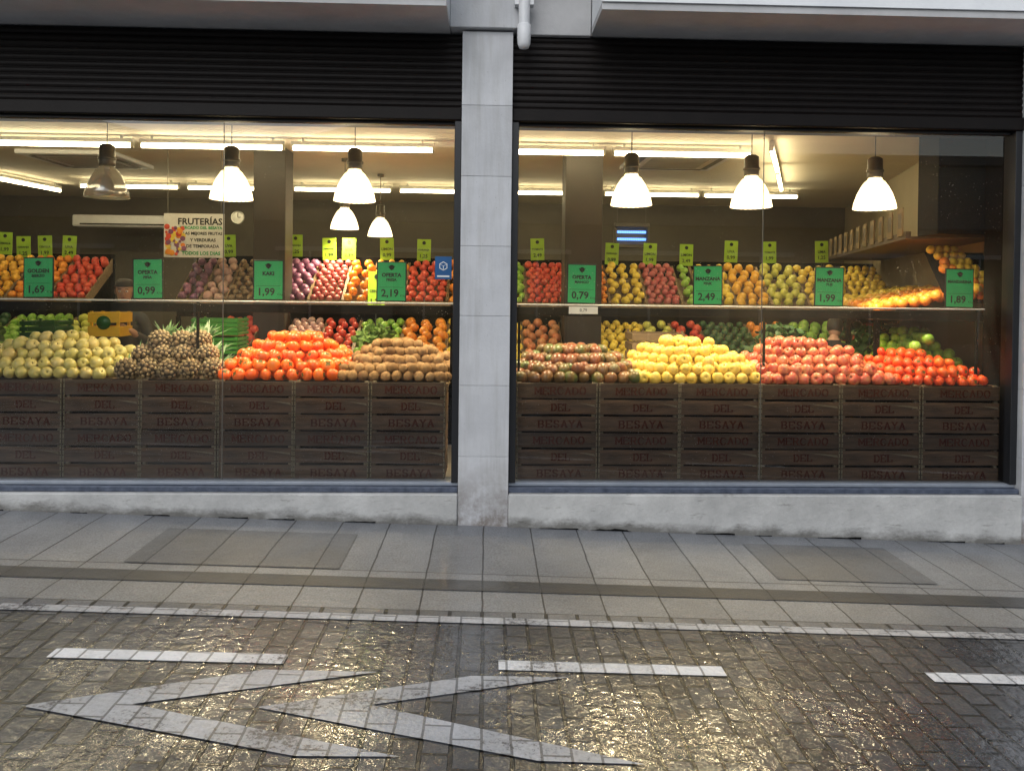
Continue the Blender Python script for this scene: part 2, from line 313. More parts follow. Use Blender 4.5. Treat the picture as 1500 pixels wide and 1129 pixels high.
M_bulb=emis('lamp_bulb',(1.0,0.84,0.55),30)
M_bell=bell_mat('lit_prismatic_bell',2.3,(1,0.9,0.7)); M_bell0=bell_mat('unlit_prismatic_bell',0.0,(0.6,0.6,0.55))
M_lampg=plain('lamp_grey',(0.13,0.118,0.095),0.45,0.3)

# ------------------------------------------------------------------ ground
def gz(x,off=0): return -0.03-0.032*x+off
def sheet(name,polys,off,mat):
    mb=MB()
    for p in polys: mb.add([(x,y,gz(x,off)) for x,y in p],[tuple(range(len(p)))],0)
    return mb.finish(name,[mat])
def rect(x0,x1,y0,y1): return [(x0,y0),(x1,y0),(x1,y1),(x0,y1)]
M_ground=mottled('wet_asphalt',(0.04,0.04,0.042),(0.06,0.06,0.062),2,0.45,0.3,60)
kw=dict(shift=(.87,0.005,0),fscale=90,med=2,film=(.15,.8,.16,.0022,1.5))
M_tile=paving('pavement_tiles',1.9,0.30,(0.165,0.173,0.187),(0.205,0.215,0.232),(0.03,0.03,0.032),0.0045,0,0.35,0.55,1.4,0.003,0.0018,dirt=(0.78,0.77,0.76),**kw)
M_tiled=paving('dark_pavement_tiles',1.9,0.30,(0.092,0.095,0.10),(0.115,0.118,0.124),(0.03,0.03,0.03),0.0045,0,0.35,0.55,1.4,0.003,0.0018,dirt=(0.8,0.8,0.8),**kw)
M_band=paving('dark_band_tiles',1.9,0.30,(0.040,0.041,0.044),(0.052,0.053,0.056),(0.02,0.02,0.02),0.004,0,0.35,0.5,1.5,0.002,0.0012,**kw)
M_edge=paving('edge_setts',0.075,0.15,(0.13,0.135,0.145),(0.18,0.185,0.2),(0.015,0.015,0.015),0.010,0,0.3,0.5,1.5,0.004,0.0015,shift=(0,0.005,0))
M_sett=paving('wet_setts',SW,0.1,(0.034,0.036,0.041),(0.085,0.088,0.098),(0.003,0.003,0.003),0.0085,0.5,0.22,0.42,1.35,0.007,0.0036,dirt=(0.6,0.6,0.6),fscale=50,med=1.6,spec=.5,p0=.44,p1=.55,film=(.45,1.0,.07,.0052,1.85))
M_paint=paint_mat('white_road_paint',(.76,.78,.82),.42); M_paint2=paint_mat('worn_road_paint',(.50,.515,.55),.45)
sheet('ground',[rect(-400,400,-400,400)],-0.6,M_ground)
sheet('pavement',[rect(-30,30,-1.36,0.02)],0,M_tile)
sheet('pavement_dark_band',[rect(-30,30,-1.115,-0.975)],0.004,M_band)
sheet('pavement_dark_patch',[rect(-1.92,-0.78,-0.87,-0.29),rect(1.62,2.52,-0.82,-0.22)],0.004,M_tiled)
sheet('pavement_edge_setts',[rect(-30,30,-1.43,-1.36)],0.001,M_edge)
sheet('road',[rect(-30,30,-9,-1.43)],0.0,M_sett)
sheet('road_edge_line',[rect(-30,30,-1.495,-1.43)],0.004,M_paint2)
sheet('road_dashed_line',[rect(-1.73+1.79*k,-0.80+1.79*k,-1.92,-1.84) for k in range(-3,5)],0.004,M_paint)
def chev(p): return [(x,y-5) for x,y in p]
sheet('road_zigzag_marking',[
  chev([(-1.62,2.73),(-1.25,2.76),(-.42,3.035),(-.86,3.03)]),chev([(-1.62,2.73),(-.605,2.48),(-.27,2.49),(-1.25,2.76)]),
  chev([(-.81,2.76),(-.41,2.795),(.34,3.035),(-.05,3.025)]),chev([(-.81,2.76),(.18,2.485),(.53,2.48),(-.41,2.795)])],0.004,M_paint2)
sheet('opposite_pavement',[rect(-30,30,-15.9,-9)],0.1,M_tile)
OB=empty('opposite_building'); mb=MB()
M_ob=mottled('opposite_render',(.18,.175,.17),(.25,.245,.235),1,.8,.1,30); M_obw=plain('opposite_window',(.02,.022,.026),.15)
mb.box(-16,16,-20,-16,-1.5,5.2,0)
mb.bbox(-16,16,-16,-15.6,3.3,3.55,.01,0); mb.bbox(-16,16,-16,-15.8,5.1,5.35,.01,0); mb.finish('walls',[M_ob],OB)
mb=MB()
for i in range(10):
    x=-15+i*3.1
    mb.box(x,x+1.7,-15.99,-15.97,.1,2.5,0)
    mb.bbox(x-.08,x+1.78,-16,-15.9,2.5,2.62,.01,1); mb.bbox(x+.82,x+.88,-16,-15.94,.1,2.5,.005,1)
mb.finish('windows',[M_obw,M_pvc],OB)

# ------------------------------------------------------------------ building shell
B=empty('shop_building')
def pillar(name,x0,x1,y0,y1,zt=3.158):
    mb=MB(); zs=[-0.6,0.42,0.88,1.33,1.78,2.23,2.685,zt]
    mb.box(x0+.004,x1-.004,y0+.006,y1,-1.2,zt-.002,1)
    for a,b in zip(zs[:-1],zs[1:]): mb.bbox(x0,x1,y0,y0+.2,a+.001,b-.001,.0015,0)
    return mb.finish(name,[M_stone,M_soffit],B)
pillar('stone_pillar',-0.18,0.145,-0.03,0.32)
pillar('stone_pillar_side',3.545,3.95,-0.03,0.32); pillar('stone_pillar_far',-4.35,-4.0,-0.03,0.32)
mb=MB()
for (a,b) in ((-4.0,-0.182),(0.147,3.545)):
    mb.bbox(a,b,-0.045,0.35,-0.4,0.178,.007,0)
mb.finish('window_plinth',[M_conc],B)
mb=MB()
for (a,b) in ((-4.0,-0.182),(0.147,3.545)):
    x=a+U(0,.2)
    while x<b-.2:
        w=U(.06,.3); n=6; top=[(x+w*i/n, gz(x)+U(.001,.006)) for i in range(n+1)]
        mb.add([(x,-.0465,gz(x)-.01)]+[(px,-.0465,pz) for px,pz in top]+[(x+w,-.0465,gz(x)-.01)],[tuple(range(n+3))],0); x+=w+U(.05,.5)
top=[(.70,0),(.74,.012),(.8,.006),(.84,.017),(.9,.012),(.95,.002)]
mb.add([(a,-.0475,gz(a)+h) for a,h in top]+[(.95,-.0475,gz(.95)-.01),(.70,-.0475,gz(.7)-.01)],[tuple(range(8))],0)
mb.finish('plinth_foot_crack',[M_gap],B)
mb=MB()
mb.bbox(-12,-4.35,-0.02,.3,-1.2,3.158,.003,0); mb.bbox(3.95,12,-0.02,.3,-1.2,3.158,.003,0)
mb.finish('side_wall',[M_stone],B)
mb=MB()
for (a,b) in((-12,-.262),(.655,12)):
    mb.box(a,b,-.47,.0,3.205,3.8,0)
    mb.box(a,b,-.455,.3,3.162,3.203,1)
mb.finish('balcony_slab',[M_fascia,M_soffit],B)
mb=MB()
mb.bbox(-.26,.185,-.07,.3,3.17,4.2,.004,0); mb.bbox(.19,.65,-.01,.3,3.15,4.2,.004,1)
mb.finish('pillar_cap',[M_stone,M_soffit],B)
mb=MB(); mb.box(-12,12,.302,.6,3.162,6.5,0); mb.box(-12,12,-.4,.3,3.802,6.5,0); mb.finish('upper_wall',[M_stone],B)
mb=MB()
mb.lathe([(0.036,3.09),(0.036,4.2)],16,0,T(.21,-.13,0))
mb.lathe([(0,3.02),(0.03,3.025),(0.04,3.05),(0.043,3.09),(0.043,3.17),(0.036,3.175)],16,0,T(.21,-.13,0))
mb.box(.15,.27,-.13,-.06,3.3,3.33,0)
mb.finish('rain_downpipe',[M_pvc])
def shutter(x0,x1,name):
    mb=MB(); z=2.68; y=.03
    pr=[];p=.043
    while z<3.15:
        pr+= [(y+.006,z),(y+.001,z+.006),(y-.003,z+.016),(y-.003,z+.028),(y+.001,z+.038),(y+.006,z+.041)]; z+=p
    vs=[];fs=[]
    for (yy,zz) in pr: vs+=[(x0,yy,zz),(x1,yy,zz)]
    for i in range(len(pr)-1): fs.append((2*i,2*i+1,2*i+3,2*i+2))
    mb.add(vs,fs,0); mb.bbox(x0,x1,.005,.07,2.595,2.68,.006,0); mb.box(x0,x1,.06,.3,2.68,3.158,0)
    mb.box(x0,x1,.07,.3,2.597,2.679,0)
    return mb.finish(name,[M_shut],B)
shutter(-4.0,-.182,'roller_shutter_a'); shutter(.147,3.545,'roller_shutter_b')
def window(x0,x1,joint,nm):
    mb=MB()
    mb.bbox(x0,x1,-.01,.3,.180,.212,.004,2); mb.bbox(x0,x1,.035,.13,.214,.236,.003,1)
    mb.bbox(x0,x0+.045,.02,.14,.238,2.594,.003,0); mb.bbox(x1-.045,x1,.02,.14,.238,2.594,.003,0)
    mb.bbox(x0+.047,x1-.047,.06,.13,2.575,2.594,.003,0)
    mb.box(joint-.0025,joint+.0025,.084,.091,.238,2.574,3)
    mb.finish(nm+'_frame',[M_frame,M_alu,M_blue,M_joint],B)
    g=MB(); g.add([(x0+.045,.0865,.237),(x1-.045,.0865,.237),(x1-.045,.0865,2.576),(x0+.045,.0865,2.576)],[(0,1,2,3)],0)
    g.finish(nm+'_glass',[M_glass],B)
window(-4.0,-.182,-1.73,'shop_window_a'); window(.147,3.545,1.83,'shop_window_b')
mb=MB()
mb.box(-8,7.5,.3,8,2.9,3.1,0); mb.finish('ceiling',[M_ceil],B)
mb=MB(); mb.box(-8,7.5,.36,8,-.25,-.12,0); mb.finish('shop_floor',[M_floor],B)
mb=MB(); mb.box(-8,7.5,7.4,7.6,-.12,2.9,0); mb.box(-8.2,-8,.3,7.6,-.12,2.9,0); mb.box(-8,-4.0,.32,.4,-.12,2.9,0); mb.box(3.95,7.5,.32,.4,-.12,2.9,0)
mb.finish('interior_wall',[M_wall],B)
ang=math.atan2(1.07,3.7)
L=Matrix.Translation((3.93,.9,0))@Matrix.Rotation(-ang,4,'Z')
mb=MB(); mb.box(0,.15,-.1,7.2,-.12,2.9,0,L); mb.finish('beige_side_wall',[M_wallr],B)
mb=MB(); mb.bbox(3.18,4.1,.36,.62,1.93,2.9,.004,0); mb.bbox(3.51,3.94,.145,.35,-.1,2.9,.004,0); mb.finish('black_wall_panel',[M_black],B)
mb=MB()
mb.bbox(.757,1.128,2.6,2.95,-.12,2.9,.006,0); mb.finish('interior_column',[M_col],B)
mb=MB(); mb.bbox(-2.36,-2.04,2.8,3.1,-.12,2.9,.006,0); mb.finish('interior_column_rear',[M_col],B)

# ------------------------------------------------------------------ fluorescent tubes
def tube(x0,y0,x1,y1,z=2.80,nm='fluorescent_light'):
    e=empty(nm); a=math.atan2(y1-y0,x1-x0); l=math.hypot(x1-x0,y1-y0)
    M=Matrix.Translation((x0,y0,z))@Matrix.Rotation(a,4,'Z')
    m=MB(); m.bbox(0,l,-.02,.02,.03,.07,.004,0,M); m.box(0,.02,-.02,.02,-.015,.028,0,M); m.box(l-.02,l,-.02,.02,-.015,.028,0,M)
    m.box(.1,.12,-.01,.01,.07,.1,0,M); m.box(l-.12,l-.1,-.01,.01,.07,.1,0,M); m.finish('fixture_housing',[M_white],e)
    m=MB(); m.lathe([(.019,0.0),(.019,l-.04)],8,0,M@Matrix.Translation((.02,0,.005))@Matrix.Rotation(math.pi/2,4,'Y')); m.finish('tube',[M_tube],e)
for x in (-6.06,-4.66,-3.26,-1.86,-.24,1.17): tube(x,2.3,x+1.34,2.3)
tube(2.55,1.9,3.1,3.2); tube(3.14,3.3,3.7,4.65)
for x in (-5.4,-4.0,-2.6,-1.2,.2,1.55,2.9): tube(x,5.35,x+1.3,5.35)
tube(-6.1,4.6,-5.95,5.9)

# ------------------------------------------------------------------ pendant lamps
bp=[(.048,.20),(.052,.185),(.072,.17),(.098,.13),(.122,.08),(.142,.02),(.152,-.03),(.149,-.032),(.139,.02),(.119,.08),(.095,.13),(.06,.168)]
def pendant(x,y,z,lit=True):
    e=empty('pendant_lamp'); e.location=(x,y,z)
    m=MB(); m.lathe([(0,.36),(.03,.355),(.052,.34),(.055,.22),(.055,.20),(0,.2)],16); m.lathe([(.004,.35),(.004,2.9-z)],6); m.lathe([(.04,2.9-z-.03),(.04,2.9-z)],12)
    m.lathe([(.057,.24),(.062,.245),(.062,.255),(.057,.26)],16); m.finish('socket',[M_lampg],e)
    m=MB(); m.lathe(bp,28); m.finish('bell',[M_bell if lit else M_bell0],e)
    m=MB(); m.lathe([(0,-.005),(.035,.01),(.05,.05),(.04,.1),(.02,.14),(.018,.19)],12); m.finish('bulb',[M_bulb if lit else M_white],e)
    if lit:
        l=bpy.data.lights.new('lamp_light','SPOT'); l.energy=105; l.color=(1,.80,.48); l.shadow_soft_size=.07; l.spot_size=math.radians(125); l.spot_blend=.7
        o=bpy.data.objects.new('lamp_light',l); scene.collection.objects.link(o); o.parent=e; o.location=(0,0,-.04)
for i,x in enumerate((-2.76,-1.87,-.98,.02,1.05,1.945,2.875)): pendant(x,.66,2.165,i!=0)
pendant(-1.56,3.4,2.17); pendant(-1.33,4.5,2.17)

# ------------------------------------------------------------------ crates
def crate_mesh(w,h):
    m=MB(); t=.012; bh=(h-.036)/3
    for k in range(3):
        z0=.004+k*(bh+.013)
        ti=U(-.007,.007)
        m.bbox(0.004,w-.004,0,t,z0+U(-.002,.002),z0+bh+U(-.003,.002),.002,0,T(0,0,0,0,ti*.6,0)); m.bbox(0.004,w-.004,.38,.38+t,z0,z0+bh,.002,0)
        m.bbox(0,t,t+.001,.379,z0,z0+bh,.002,0); m.bbox(w-t,w,t+.001,.379,z0,z0+bh,.002,0)
    for (a,b) in((.013,.035),(w-.035,w-.013)):
        for (c,d) in((.0125,.035),(.355,.379)): m.bbox(a,b,c,d,0,h-.001,.002,1)
    m.box(.013,w-.013,.05,.35,.002,.012,0); m.box(.037,w-.037,.036,.04,0,h-.004,3)  # crate floor; black backing sheet stands in for shade in the board gaps
    for a in(0,w-.010):
        m.bbox(a,a+.010,-.004,-.0005,.0,h,.001,1)
        for q in range(9): m.box(a+.002,a+.008,-.0052,-.0042,.015+q*h/9.2,.021+q*h/9.2,3)
    for k,(s,mw) in enumerate((('BESAYA',.31),('DEL',.135),('MERCADO',.35))):
        z=.004+k*(bh+.013)+bh/2
        serif_text(m,s,.046,w/2+.02+U(-.008,.008),-.0045,z,2,mw)
    zz=.004+(bh+.013)+bh; xs=w*U(.55,.7)
    m.add([(xs,-.0034,zz-.012),(w-.02,-.0034,zz-.03),(w-.015,-.0034,zz-.045),(xs+.06,-.0034,zz-.02)],[(0,3,2,1)],1)
    return m.finish('fruit_crate',[M_crate,M_post,M_ink,M_gap])
def crates(x0,w,n,h,z0):
    vars_=[crate_mesh(w-.006,h) for _ in range(6)]; used=[False]*6
    for i in range(n):
        for k in range(2):
            j=(i*5+k*2+int(R()*2))%6
            if not used[j]: o=vars_[j]; used[j]=True
            else: o=bpy.data.objects.new('fruit_crate',vars_[j].data); scene.collection.objects.link(o)
            o.location=(x0+i*w+U(-.002,.002),.15+U(-.004,.006),z0+k*(h+.002)); o.rotation_euler=(0,0,U(-.006,.006))
    for j,u in enumerate(used):
        if not u: bpy.data.objects.remove(vars_[j])
crates(-.272-.504*7,.504,7,.331,.218)
crates(.20,.553,6,.331,.218)
mb=MB(); mb.box(-3.85,-.26,.18,1.0,.84,.865,0); mb.box(.2,3.5,.18,1.0,.84,.865,0)
for x in(-3.7,-2,-.4,.3,1.8,3.3): mb.box(x-.02,x+.02,.9,.94,-.12,.84,0)
mb.finish('display_table',[M_shelf])

# ------------------------------------------------------------------ fruit shapes
apple=[(0,.62),(.12,.70),(.32,.84),(.62,.82),(.9,.5),(1.0,.1),(.93,-.35),(.7,-.75),(.4,-.9),(.15,-.85),(0,-.78)]
ball=[(0,1),(.38,.92),(.71,.71),(.92,.38),(1,0),(.92,-.38),(.71,-.71),(.38,-.92),(0,-1)]
kaki=[(0,.62),(.3,.68),(.65,.62),(.92,.32),(1,0),(.93,-.35),(.68,-.66),(.3,-.78),(0,-.8)]
low=[(0,1),(.6,.8),(.97,.25),(.9,-.45),(.5,-.87),(0,-1)]
def ell(k): return [(r,z*k) for r,z in ball]
A_st=lathe_geo([(.05,.65),(.05,1.05),(0,1.08)],5)
def calyx():
    vs=[(0,0,.70)];fs=[]
    for i in range(8):
        a=math.pi*2*i/8; r=.5 if i%2==0 else .25; vs.append((r*math.cos(a),r*math.sin(a),.70 if i%2 else .73))
    for i in range(8): fs.append((0,1+i,1+(i+1)%8))
    return vs,fs
CAL=calyx()
def pile(name,x0,x1,mats,r,H,prof,extra=None,y0=.2,z0=.87,D=.62,pk=.5,lay=False,seg=12,sq=.88,p=1.7,jit=.17):
    m=MB(); g=lathe_geo(prof,seg); dz=r*1.5*sq; w=x1-x0; n=int(H/dz)+2
    def hh(x,y):
        u=(x-x0)/w; u=u/pk*.5 if u<pk else .5+(u-pk)/(1-pk)*.5
        a=max(0,1-abs(2*u-1)**p); b_=max(0,min(1,(y-y0+.02)/.38))**.9
        return H*a**.62*b_
    for k in range(n):
        yy=y0+r+(k%2)*r*.9; row=0
        while yy<y0+D:
            x=x0+r+(r if (row+k)%2 else 0)
            while x<x1-r*.5:
                zl=k*dz; h_=hh(x,yy)+U(-.25,.25)*dz
                if zl<=h_+.3*dz and zl>h_-2.8*dz:
                    s=r*U(.90,1.09); j=jit*r
                    loc=(x+U(-1,1)*j,yy+U(-1,1)*j,z0+r*sq+zl+U(-.7,1)*j)
                    if lay: M=T(*loc,math.pi/2+U(-.5,.5),U(-.6,.6),U(-.9,.9),s)
                    else: M=T(*loc,U(-.4,1.7),U(-.8,.8),U(0,6.28),s)
                    m.add(g[0],g[1],0,True,M)
                    if extra: m.add(extra[0],extra[1],1,False,M)
                x+=2.02*r
            yy+=1.8*r; row+=1
    return m.finish(name,mats)
F_gold=fruitmat('golden_apple',[(.50,.44,.13),(.62,.54,.2),(.55,.50,.16),(.66,.52,.22)],.35,.3,40,(.34,.34,.07))
F_kaki=fruitmat('persimmon_orange',[(.85,.13,.015),(.9,.19,.02),(.8,.10,.015),(.92,.27,.03)],.35,.25,14,(.6,.09,.01))
F_kiwi=fruitmat('kiwi_brown',[(.26,.15,.07),(.38,.24,.12),(.30,.18,.08),(.18,.10,.05)],.8,.5,60,(.12,.07,.03),.5,.2)
F_mango=fruitmat('mango_green_red',[(.08,.12,.035),(.12,.15,.045),(.26,.05,.025),(.07,.11,.04),(.20,.07,.03),(.09,.13,.04)],.3,.6,11,(.22,.045,.02))
F_pear=fruitmat('yellow_melon_pear',[(.74,.50,.08),(.82,.60,.12),(.68,.50,.08),(.84,.58,.16)],.4,.25,30,(.55,.42,.06))
F_pink=fruitmat('red_apple_skin',[(.50,.06,.04),(.60,.12,.08),(.42,.04,.03),(.62,.20,.10)],.3,.7,25,(.64,.32,.13))
F_mand=fruitmat('tomato_mandarin',[(.74,.07,.012),(.82,.12,.015),(.7,.05,.012),(.86,.19,.02)],.35,.3,30,(.5,.05,.01))
F_lapple=fruitmat('green_apple_skin',[(.35,.62,.04),(.45,.7,.08),(.3,.55,.04)],.3,.3,30,(.25,.45,.03))
F_stem=plain('stem_brown',(.08,.05,.02),.8); F_cal=plain('calyx_green',(.13,.12,.03),.8)
pile('golden_apple_pile',-3.66,-2.50,[F_gold,F_stem],.042,.215,apple,A_st,pk=.5)
pile('persimmon_pile',-1.81,-.95,[F_kaki,F_cal],.045,.245,kaki,CAL,sq=.85,pk=.48)
pile('kiwi_pile',-1.02,-.235,[F_kiwi],.037,.205,ell(1.22),None,lay=True,pk=.42)
pile('mango_pile',.19,1.07,[F_mango],.043,.18,ell(1.3),None,lay=True,sq=.82,pk=.5)
pile('yellow_fruit_pile',1.02,1.95,[F_pear,F_stem],.043,.225,apple,A_st,sq=.85,pk=.42)
pile('red_apple_pile',1.88,2.86,[F_pink,F_stem],.043,.22,apple,A_st,sq=.85,pk=.38)
pile('tomato_pile',2.80,3.52,[F_mand,F_cal],.038,.15,kaki,CAL,pk=.45)
pile('green_apple_pile',3.22,3.75,[F_lapple,F_stem],.043,.27,apple,A_st,y0=.90,z0=.93,D=.4,pk=.6)
# pineapples, base toward the window
F_pine=fruitmat('pineapple_eye',[(.20,.12,.045),(.31,.21,.09),(.24,.155,.065),(.35,.26,.12),(.15,.09,.045)],.5,.35,200,(.6,.57,.46))
F_pinb=plain('pineapple_dark',(.04,.025,.013),.8)
F_leaf=mottled('pineapple_leaf',(.04,.13,.04),(.11,.23,.08),20,.45,.1,60,island=.4)
eye=lathe_geo([(0,.010),(.007,.008),(.0125,.003),(.015,-.005)],6)
body=lathe_geo([(0,-.098),(.03,-.094),(.055,-.075),(.068,-.03),(.07,.02),(.062,.07),(.04,.098),(0,.104)],16)
m=MB(); RX=Matrix.Rotation(-math.pi/2,4,'X')
for k in range(3):
    n=[5,4,3][k]; xa=-2.435+.072*k; xb=-1.865-.072*k
    for i in range(n):
        x=xa+(xb-xa)*(i/(n-1))+U(-.006,.006); y=.30+k*.08+U(-.02,.02); z=.935+k*.092+U(-.006,.006)
        M=T(x,y,z,U(-.16,.1),U(0,6),U(-.14,.14),U(.94,1.02))@RX
        m.add(body[0],body[1],1,True,M)
        m.lathe([(0,-.110),(.016,-.108),(.019,-.098)],8,3,M)
        N=84
        for q in range(2,N):
            ph=q*2.39996; t=-1+2*(q+.5)/N; zz=t*.1; rr=.070*(1-abs(t)**2.4)**.5
            if t>.6: continue
            nz=t*abs(t)*.95; nrm=Vector((math.cos(ph)*(1-nz*nz)**.5,math.sin(ph)*(1-nz*nz)**.5,nz)).normalized()
            m.add(eye[0],eye[1],0,True,M@Matrix.Translation((rr*math.cos(ph),rr*math.sin(ph),zz))@nrm.to_track_quat('Z','Y').to_matrix().to_4x4())
        for q in range(26 if k==2 else (14 if k==1 else 6)):
            a=U(0,6.28); sp_=U(.1,.9); l=U(.13,.22); w_=.013
            d=Vector((math.sin(sp_)*math.cos(a)*1.1,math.cos(sp_)*.8,math.sin(sp_)*math.sin(a)*.6+.5)).normalized(); s=d.cross(Vector((.2,0,1))).normalized()*w_
            p_=Vector((x,y+.10,z)); m.add([p_-s,p_+s,p_+d*l*.55+s*.8,p_+d*l*.55-s*.8,p_+d*l+Vector((U(-.02,.02),.02,-.03+.04*R()))],[(0,1,2,3),(3,2,4)],2)
m.finish('pineapple_pile',[F_pine,F_pinb,F_leaf,M_shelf])

# ------------------------------------------------------------------ rail, shelf edge and price cards
mb=MB()
for (a,b) in((-3.95,-.23),(.2,3.49)):
    mb.lathe([(.006,0),(.006,b-a)],8,0,T(a,.30,1.40,0,math.pi/2,0)); mb.bbox(a,b,.32,.345,1.325,1.385,.003,1)
    for x in(a+.02,b-.02,(a+b)/2+.1): mb.box(x-.008,x+.008,.346,.36,.86,1.40,1)
mb.finish('card_rail',[M_rod,M_black])
def card(x,l1,l2,price,y=.285,z=1.41,w=.205,h=.275,nm='price_card'):
    m=MB(); m.bbox(-w/2,w/2,0,.006,0,h,.002,1); m.box(-w/2+.008,w/2-.008,-.0015,-.0002,.008,h-.008,0)
    m.lathe([(0,0),(.017,.001),(.017,.002)],12,2,T(0,-.004,h-.04,math.pi/2,0,0)); m.add([(-.024,-.003,h-.032),(.024,-.003,h-.032),(0,-.003,h-.062)],[(0,1,2)],2)
    put_text(m,l1,.036,0,-.003,h-.092,2,w*.84,.0016)
    if l2: put_text(m,l2,.026,0,-.003,h-.125,2,w*.6,.001)
    put_text(m,price,.07,-.010,-.003,.055,2,w*.68,.0016); put_text(m,'€/kg',.02,w/2-.024,-.003,.04,2,None,0)
    m.box(-w/2+.02,w/2-.02,-.003,-.002,.098,.1,2)
    o=m.finish(nm,[M_tag,M_txt,M_txt]); o.location=(x,y,z); o.rotation_euler=(U(-.05,.02),U(-.02,.02),U(-.03,.03)); return o
for a in((-3.03,'GOLDEN','BIERZO','1,69'),(-2.30,'OFERTA','PIÑA','0,99'),(-1.493,'KAKI','','1,99'),(-.66,'OFERTA','FRESA','2,19'),(.644,'OFERTA','MANGO','0,79'),(1.523,'MANZANA','PINK','2,49'),(2.372,'MANZANA','FUJI','1,99'),(3.30,'MANDARINA','','1,89')): card(*a)
m=MB(); m.box(0,.2,0,.004,0,.05,0); put_text(m,'0,79',.03,.1,-.002,.025,1); m.finish('paper_label',[M_white,M_txt],None,(.56,.29,1.34))
def lime(x,y,z,w=.15,h=.24,rz=0):
    m=MB(); m.bbox(-w/2,w/2,0,.005,0,h,.001,0); m.box(-.004,.004,.002,.004,-.12,0,1)
    m.lathe([(0,0),(.02,.001)],10,1,T(0,-.003,h-.04,math.pi/2,0,0)); put_text(m,random.choice(['UVA','PERA','LIMA','NARANJA','TOMATE','CEBOLLA','LIMON']),.04,0,-.003,h*.5,1,w*.8,.001); put_text(m,random.choice(['1,99','2,49','0,99','1,25']),.055,0,-.003,h*.22,1,w*.7,.001)
    o=m.finish('small_price_card',[M_lime,M_txt]); o.location=(x,y,z); o.rotation_euler=(0,U(-.05,.05),rz)
for x in(-5.23,-5.03,-4.8,-4.55,-2.83,-2.11,-1.74,-1.53,-1.11,-.71,-.2,.2,.546,1.366,1.79,2.2,2.7,3.14,3.73): lime(x,3.5,1.80+U(-.02,.05))
lime(-.86,.95,1.33,.13,.3)

# ------------------------------------------------------------------ rear produce racks
fcol={'or':[(.85,.27,.03),(.9,.36,.04)],'yo':[(.85,.45,.04),(.9,.52,.06)],'pu':[(.22,.08,.18),(.34,.14,.24)],'pk':[(.62,.42,.34),(.5,.28,.26)],'re':[(.65,.06,.04),(.75,.12,.06)],'ye':[(.85,.62,.06),(.9,.7,.1)],'gr':[(.25,.5,.06),(.35,.6,.1)],'lg':[(.6,.62,.10),(.7,.7,.15)],'ro':[(.6,.2,.08),(.66,.3,.12)],'pr':[(.48,.09,.1),(.56,.18,.16)],'br':[(.3,.2,.1),(.38,.27,.14)],'dg':[(.03,.09,.03),(.05,.14,.04)]}
fm={k:fruitmat('produce_'+k,v,.4,.3,20) for k,v in fcol.items()}
RG=lathe_geo(low,9)
def slope(mb,x0,x1,ya,za,yb,zb,r,mi,el=1.0):
    L_=math.hypot(yb-ya,zb-za); n=int(L_/(1.75*r)); nx=max(1,int((x1-x0)/(2*r)))
    for j in range(n+1):
        t=j/max(1,n)
        for i in range(nx):
            x=x0+r+(x1-x0-2*r)*(i/max(1,nx-1) if nx>1 else .5)+(r*.4 if j%2 else -r*.4)
            M=T(x+U(-.2,.2)*r,ya+(yb-ya)*t+U(-.15,.15)*r,za+(zb-za)*t+U(-.2,.3)*r,U(-1,1),U(-1,1),U(0,6),r*U(.9,1.1))@Matrix.Diagonal((1,1,el,1))
            mb.add(RG[0],RG[1],mi,True,M)
up=[(-5.35,-4.92,'yo'),(-4.92,-4.5,'or'),(-4.5,-4.1,'re'),(-3.2,-2.95,'pu'),(-2.95,-2.7,'pk'),(-2.7,-2.3,'br'),(-2.3,-1.85,'pu'),(-1.85,-1.5,'pr'),(-1.5,-1.22,'or'),(-1.22,-.87,'yo'),(-.87,-.42,'re'),(-.42,0,'or'),(0,.4,'gr'),(.4,.86,'re'),(.86,1.28,'or'),(1.28,1.67,'ye'),(1.67,2.05,'pr'),(2.05,2.25,'gr'),(2.25,2.62,'ye'),(2.62,3.0,'yo'),(3.0,3.4,'lg'),(3.4,3.9,'ye'),(3.9,4.35,'ye')]
lo=[(-5.3,-4.8,'dg'),(-4.8,-4.2,'gr'),(-4.2,-3.7,'lg'),(-2.7,-2.3,'re'),(-2.0,-1.65,'pk'),(-1.65,-1.3,'re'),(-1.3,-.85,'gr'),(-.85,-.4,'or'),(-.4,.35,'ye'),(.35,.75,'ro'),(1.1,1.6,'ye'),(1.6,1.9,'lg'),(1.9,2.2,'re'),(2.2,2.7,'dg'),(2.7,3.1,'or'),(3.1,3.6,'gr'),(3.6,4.2,'dg')]
keys=list(fm)
